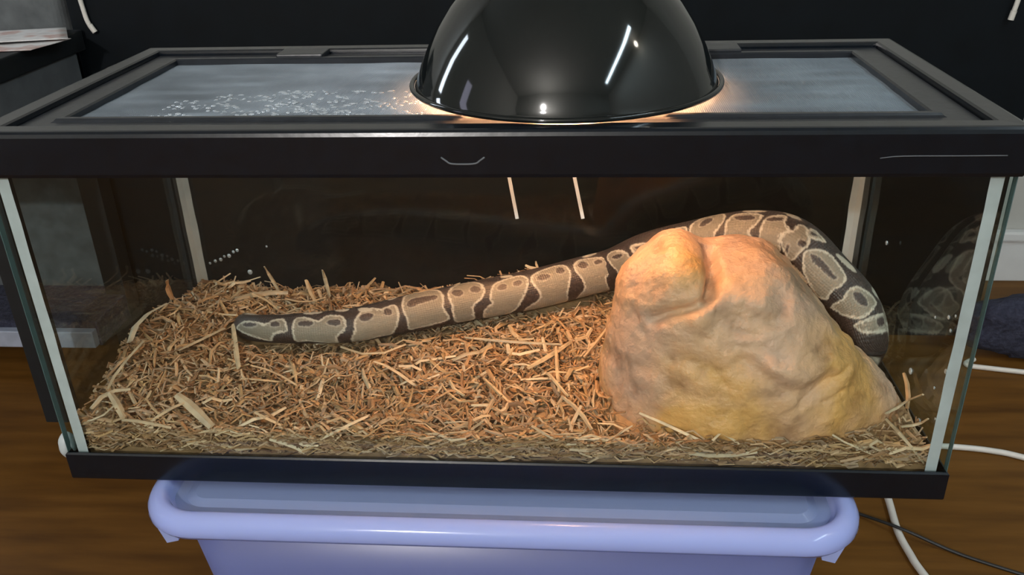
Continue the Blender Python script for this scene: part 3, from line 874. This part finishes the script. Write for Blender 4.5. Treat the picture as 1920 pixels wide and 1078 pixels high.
def in_rock(x, y, pad=0.004):
    if x < rx.min() - pad or x > rx.max() + pad: return False
    i = int(np.argmin(abs(rx - x) + 1e-6))
    return yf[i] - pad < y < yb[i] + pad


# ------------------------------------------------------------------ snake
CT = np.array(SNAKE_CTL)


def spine(ctl, n):
    A = catmull(ctl, 60)
    for _ in range(30): A[1:-1] = .25 * A[:-2] + .5 * A[1:-1] + .25 * A[2:]
    s = np.concatenate([[0], np.cumsum(np.linalg.norm(np.diff(A[:, :3], axis=0), axis=1))])
    Sg = np.linspace(0, s[-1], n)
    return Sg, np.stack([np.interp(Sg, s, A[:, k]) for k in range(4)], 1)


NSN, NTH = 1000, 150
SG, Q = spine(CT, NSN)
C3 = Q[:, :3]
T = np.gradient(C3, axis=0); T /= np.linalg.norm(T, axis=1)[:, None]
sd = np.cross(T, [0, 0, 1]); sd /= np.linalg.norm(sd, axis=1)[:, None]
up = np.cross(sd, T)
th = np.linspace(-math.pi, math.pi, NTH, endpoint=False)
NRM = np.cos(th)[None, :, None] * up[:, None, :] + np.sin(th)[None, :, None] * sd[:, None, :]
SV = C3[:, None, :] + NRM * Q[:, 3][:, None, None]
# belly slightly flattened
flat = np.where(np.cos(th) < 0, 1 - 0.14 * np.cos(th) ** 2, 1.0)
SV = C3[:, None, :] + NRM * (Q[:, 3][:, None] * flat[None, :])[..., None]
smm = np.repeat((SG * 1000)[:, None], NTH, 1)
rad_mm = Q[:, 3][:, None] * 1000
degs = np.degrees(th)[None, :] * np.ones((NSN, 1))


def poly_sd(poly, X, Y, rmean):
    """signed distance in mm, inside negative; X body mm, Y degrees turned into arc mm"""
    P = np.array(poly, float)
    k = math.pi / 180 * rmean
    P = np.stack([P[:, 0], P[:, 1] * k], 1)
    # round the traced outline
    n = len(P)
    PP = np.vstack([P[-1], P, P[0], P[1]])
    out = []
    for i in range(1, n + 1):
        p0, p1, p2, p3 = PP[i - 1], PP[i], PP[i + 1], PP[i + 2]
        for t in (0, .34, .67):
            out.append(.5 * ((2 * p1) + (-p0 + p2) * t + (2 * p0 - 5 * p1 + 4 * p2 - p3) * t * t + (-p0 + 3 * p1 - 3 * p2 + p3) * t ** 3))
    P = np.array(out)
    Yk = Y * k
    ins = np.zeros(X.shape, bool); dmin = np.full(X.shape, 1e9)
    for a in range(len(P)):
        (x1, y1), (x2, y2) = P[a], P[(a + 1) % len(P)]
        cond = ((y1 > Yk) != (y2 > Yk))
        with np.errstate(divide='ignore', invalid='ignore'):
            xi = (x2 - x1) * (Yk - y1) / (y2 - y1 + 1e-12) + x1
        ins ^= cond & (X < xi)
        L2 = (x2 - x1) ** 2 + (y2 - y1) ** 2 + 1e-9
        t = np.clip(((X - x1) * (x2 - x1) + (Yk - y1) * (y2 - y1)) / L2, 0, 1)
        dmin = np.minimum(dmin, np.hypot(X - x1 - t * (x2 - x1), Yk - y1 - t * (y2 - y1)))
    return np.where(ins, -dmin, dmin)


colr = np.zeros((NSN, NTH, 3))
jit = RNG.normal(0, 1, (NSN // 2 + 1, NTH // 2 + 1)).repeat(2, 0).repeat(2, 1)[:NSN, :NTH]
dark = np.array([0.040, 0.027, 0.024]); tan = np.array([0.235, 0.200, 0.152]); crm = np.array([0.54, 0.485, 0.40])
colr[:] = dark
colr *= (1 + 0.18 * jit)[..., None]
belly = np.clip((np.abs(degs) - 142) / 14, 0, 1)[..., None]
colr = colr * (1 - belly) + crm * 0.9 * belly


def mixc(mask, c):
    global colr
    mk = np.clip(mask, 0, 1)[..., None]
    colr = colr * (1 - mk) + c * mk


def region(poly, pad=8):
    xs = [p[0] for p in poly]
    i0 = max(0, int((min(xs) - pad) / 1000 / SG[-1] * NSN)); i1 = min(NSN, int((max(xs) + pad) / 1000 / SG[-1] * NSN) + 2)
    return slice(i0, i1)


for side in (1, -1):
    for lst, typ in ((BLOTCH, 'b'), (CREAM, 'c'), (EYES, 'e')):
        for poly in lst:
            off = 0 if side == 1 else 9
            pl = [(p[0] + off, p[1]) for p in poly]
            sl_ = region(pl)
            X = smm[sl_]; Y = degs[sl_] * side
            if X.size == 0: continue
            rm = float(rad_mm[sl_].mean())
            sdv = poly_sd(pl, X, Y, rm) + 0.28 * jit[sl_]
            lim = 1.0 if side == 1 else (Y > 30).astype(float)
            full = np.zeros((NSN, NTH)); f2 = np.zeros((NSN, NTH))
            if typ == 'b':
                full[sl_] = np.clip(0.5 - sdv / 0.8, 0, 1) * lim
                mixc(full, crm)
                tv = tan * (1.0 + 0.10 * random.uniform(-1, 1))
                f2[sl_] = np.clip((-sdv - 1.55 - 0.25 * jit[sl_]) / 1.0, 0, 1) * lim
                # flank of the blotch pales towards the belly scales
                pale = np.clip((Y - 85) / 50, 0, 1)
                f2[sl_] *= 1 - 0.45 * pale
                mixc(f2, tv)
            elif typ == 'c':
                full[sl_] = np.clip(0.5 - sdv / 0.8, 0, 1) * lim
                mixc(full, crm * 0.95)
            else:
                f2[sl_] = np.clip(0.5 - (sdv - 1.3) / 1.0, 0, 1) * lim * 0.55
                mixc(f2, crm * 0.8)
                full[sl_] = np.clip(0.5 - sdv / 0.9, 0, 1) * lim
                mixc(full, dark * 1.5)
fs = [(i * NTH + j, i * NTH + (j + 1) % NTH, (i + 1) * NTH + (j + 1) % NTH, (i + 1) * NTH + j) for i in range(NSN - 1) for j in range(NTH)]
fs += [tuple(reversed(range(NTH))), tuple((NSN - 1) * NTH + k for k in range(NTH))]
me = mesh('ball_python', SV.reshape(-1, 3), fs)
at = me.attributes.new('col', 'FLOAT_COLOR', 'POINT')
rgba = np.ones((NSN * NTH, 4), np.float32); rgba[:, :3] = np.clip(colr.reshape(-1, 3), 0, 1)
at.data.foreach_set('color', rgba.ravel())
uv = me.uv_layers.new(name='body')
li = np.zeros(len(me.loops), np.int32); me.loops.foreach_get('vertex_index', li)
uu = (smm / 2.4).reshape(-1)[li]; vvv = (degs / 360 * 62).reshape(-1)[li]
uv.data.foreach_set('uv', np.stack([uu, vvv], 1).astype(np.float32).ravel())
snake = link('ball_python', me, M['snake'], None, True)
tag(snake, 'dark brown python with tan cream-edged blotches lying across the straw', 'snake')

# ------------------------------------------------------------------ straw bedding
def bedh(x, y):
    b = 0.046 + 0.034 * math.exp(-((x + .37) / .05) ** 2 / 2 - ((y - .14) / .09) ** 2 / 2) + 0.026 * math.exp(-((x - .03) / .05) ** 2 / 2 - ((y - .295) / .03) ** 2 / 2)
    b += 0.005 * noise.noise(Vector((x * 11, y * 14, 0.3))) + 0.003 * noise.noise(Vector((x * 34, y * 34, 2)))
    b -= 0.022 * max(0, min(1, (x - 0.27) / 0.06)) * max(0, min(1, (y - 0.10) / 0.05))
    fy = max(0.0, 1 - (y - 0.008) / 0.02)
    b -= 0.006 * fy * fy
    return b


def snake_clear(p, m_=0.0):
    d = np.linalg.norm(C3[::8] - p, axis=1) - Q[::8, 3]
    return d.min() > m_


XL, XR, YF, YB = -0.3755, 0.3755, 0.0092, 0.3058
vs, fs, cs = [], [], []
gx, gy = 150, 60
for i in range(gx + 1):
    for j in range(gy + 1):
        x = XL + .004 + (XR - XL - .008) * i / gx; y = YF + .007 + (YB - YF - .009) * j / gy
        z = bedh(x, y) - 0.006
        dd = np.hypot(C3[::10, 0] - x, C3[::10, 1] - y); k = int(dd.argmin()); rr = Q[::10, 3][k]
        if dd[k] < rr: z = min(z, C3[::10, 2][k] - math.sqrt(rr * rr - dd[k] ** 2) + 0.002)
        vs.append((x, y, max(0.0115, z)))
        q = 0.6 + 0.4 * random.random()
        cs.append((0.44 * q, 0.27 * q, 0.135 * q))
for i in range(gx):
    for j in range(gy):
        a = i * (gy + 1) + j
        fs.append((a, a + gy + 1, a + gy + 2, a + 1))
bd = [i * (gy + 1) for i in range(gx + 1)] + [gx * (gy + 1) + j for j in range(1, gy + 1)] + [i * (gy + 1) + gy for i in range(gx - 1, -1, -1)] + [j for j in range(gy - 1, 0, -1)]
b0 = len(vs)
for k in bd:
    vs.append((vs[k][0], vs[k][1], 0.0108)); cs.append(cs[k])
for k in range(len(bd)):
    k2 = (k + 1) % len(bd)
    fs.append((bd[k], bd[k2], b0 + k2, b0 + k))
TONES = [(0.40, 0.235, 0.115), (0.48, 0.31, 0.175), (0.33, 0.18, 0.085), (0.57, 0.41, 0.26), (0.25, 0.13, 0.06), (0.45, 0.275, 0.13), (0.37, 0.25, 0.16)]


def ribbon(pts, wid, thk, roll):
    """bent flat stalk: box section rings"""
    P = np.array(pts); n = len(P)
    T_ = np.gradient(P, axis=0); T_ /= np.linalg.norm(T_, axis=1)[:, None] + 1e-9
    out = []
    for i in range(n):
        s_ = np.cross(T_[i], [0, 0, 1.0]); L_ = np.linalg.norm(s_)
        s_ = s_ / L_ if L_ > 1e-5 else np.array([1.0, 0, 0])
        u_ = np.cross(s_, T_[i])
        a, b = math.cos(roll), math.sin(roll)
        s2, u2 = a * s_ + b * u_, -b * s_ + a * u_
        tp = 1.0 if 0 < i < n - 1 else 0.72
        for q, r in ((-1, -.35), (0, .65), (1, -.35), (0, -.9)):
            out.append(P[i] + s2 * q * wid * .5 * tp + u2 * r * thk)
    return out


RF = []
for i in range(3):
    for q in range(4):
        RF.append((i * 4 + q, i * 4 + (q + 1) % 4, (i + 1) * 4 + (q + 1) % 4, (i + 1) * 4 + q))
RF += [(3, 2, 1, 0), (12, 13, 14, 15)]


def stalk_path(L_, tilt):
    x = random.uniform(XL + .004, XR - .004); y = YF + .002 + (YB - YF - .004) * random.random()
    if random.random() < 0.15: y = YF + .001 + .006 * random.random()
    a = random.uniform(0, 2 * math.pi)
    if y < 0.03: a = random.choice([0, math.pi]) + random.gauss(0, .5)
    bend = random.gauss(0, 0.5)
    P = []
    h0 = bedh(x, y) + random.uniform(-0.006, 0.003)
    if y < 0.016: h0 = random.uniform(0.027, bedh(x, y) + 0.004)
    for k in range(4):
        t = (k / 3 - .5) * L_
        aa = a + bend * (k / 3 - .5)
        px_, py_ = x + t * math.cos(aa), y + t * math.sin(aa)
        px_ = min(max(px_, XL + .002), XR - .002); py_ = min(max(py_, YF + .0015), YB - .0015)
        zt = (0.45 * bedh(px_, py_) + 0.55 * h0 if y >= 0.016 else h0) + t * tilt + 0.003 * math.sin(k * 2.1 + a)
        P.append((px_, py_, max(0.013, zt)))
    return P


def ok_path(P, pad):
    for p in P:
        if in_rock(p[0], p[1], pad): return False
    for p in P + [tuple((np.array(P[k]) + np.array(P[k + 1])) / 2) for k in range(3)]:
        if not snake_clear(np.array(p), 0.0015): return False
    return True


cnt = 0
while cnt < 8200:
    L_ = random.choice([random.uniform(0.008, 0.022), random.uniform(0.015, 0.04), random.uniform(0.02, 0.05)])
    P = stalk_path(L_, random.gauss(0, 0.16))
    cnt += 1
    if not ok_path(P, 0.0): continue
    wd = random.choice([random.uniform(0.0010, 0.0020), random.uniform(0.0014, 0.0032), random.uniform(0.0022, 0.0048)])
    b0 = len(vs)
    rb = ribbon(P, wd, random.uniform(0.0004, 0.0009), random.gauss(0, 0.5))
    for r in rb: vs.append((min(max(r[0], XL), XR), min(max(r[1], YF), YB), max(r[2], .0112)))
    fs += [tuple(b0 + q for q in f_) for f_ in RF]
    c = np.array(random.choice(TONES)) * random.uniform(0.7, 1.15)
    cs += [tuple(c)] * 16
me = mesh('straw_bedding', vs, fs)
at = me.attributes.new('col', 'FLOAT_COLOR', 'POINT')
rgba = np.ones((len(vs), 4), np.float32); rgba[:, :3] = np.clip(np.array(cs), 0, 1)
at.data.foreach_set('color', rgba.ravel())
bed = link('straw_bedding', me, M['straw'])
tag(bed, 'thick loose bed of chopped straw covering the tank floor', 'straw', kind='stuff')

# the stalks that lie on top, each one its own object
def one_stalk(P4, wid, tone, label, group):
    P = np.array(P4); c = P.mean(0)
    rb = [tuple(np.array(r) - c) for r in ribbon(P, wid, min(0.0012, wid * .35), random.gauss(0, .35))]
    me_ = mesh('straw_stalk', rb, RF)
    o = link('straw_stalk', me_, M['straw_piece'][tone])
    o.location = c
    return tag(o, label, 'straw', group)


def stalk_label(P4, wid, tone):
    look = ('golden', 'pale tan', 'brown', 'cream', 'dull tan')[tone]
    form = 'broad flat' if wid > 0.0040 else ('thin' if wid < 0.0026 else 'narrow')
    P4 = np.array(P4); c = P4.mean(0)
    L_ = np.linalg.norm(P4[-1] - P4[0])
    size = 'long' if L_ > 0.045 else 'short'
    sy = float(np.interp(c[0], [-0.28, -0.16, -0.04, 0.11], [0.175, 0.17, 0.216, 0.277]))
    if c[1] < 0.02: where = 'pressed against the front glass'
    elif c[0] > 0.09 and c[1] < 0.2: where = 'beside the rock'
    elif c[0] < -0.31: where = 'heaped against the end glass away from the rock'
    elif c[1] > sy: where = 'behind the snake'
    elif c[1] > sy - 0.06: where = 'close in front of the snake'
    else: where = 'on open straw between snake and front glass'
    return '%s %s %s straw stalk %s' % (size, form, look, where)


for P3, wid, pale in STALKS:
    A = catmull(P3, 6)
    idx = [0, 4, 8, 12]
    P4 = [A[k] for k in idx]
    P4 = [(min(max(p[0], XL + .002), XR - .002), min(max(p[1], YF + .002), YB - .002), p[2]) for p in P4]
    tone = 3 if pale >= .9 else (1 if pale >= .8 else (4 if pale >= .6 else 2))
    if any(in_rock(p[0], p[1], 0.0) for p in P4): 
        P4 = [(p[0], min(p[1], float(np.interp(p[0], rx, yf)) - .002) if 0.1 < p[0] < .37 else p[1], p[2]) for p in P4]
        P4 = [(p[0], max(p[1], YF + .001), p[2]) for p in P4]
    wid = min(wid, 0.009)
    one_stalk(P4, wid, tone, stalk_label(P4, wid, tone), 'loose stalks on the straw bed')
made = 0
while made < 210:
    P = stalk_path(random.uniform(0.025, 0.06), random.gauss(0, 0.10))
    P = [(p[0], p[1], p[2] + 0.0035) for p in P]
    if not ok_path(P, 0.001): continue
    wid, tone = random.uniform(0.0018, 0.0048), random.choice([0, 0, 1, 1, 2, 3, 4])
    one_stalk(P, wid, tone, stalk_label(P, wid, tone), 'loose stalks on the straw bed')
    made += 1
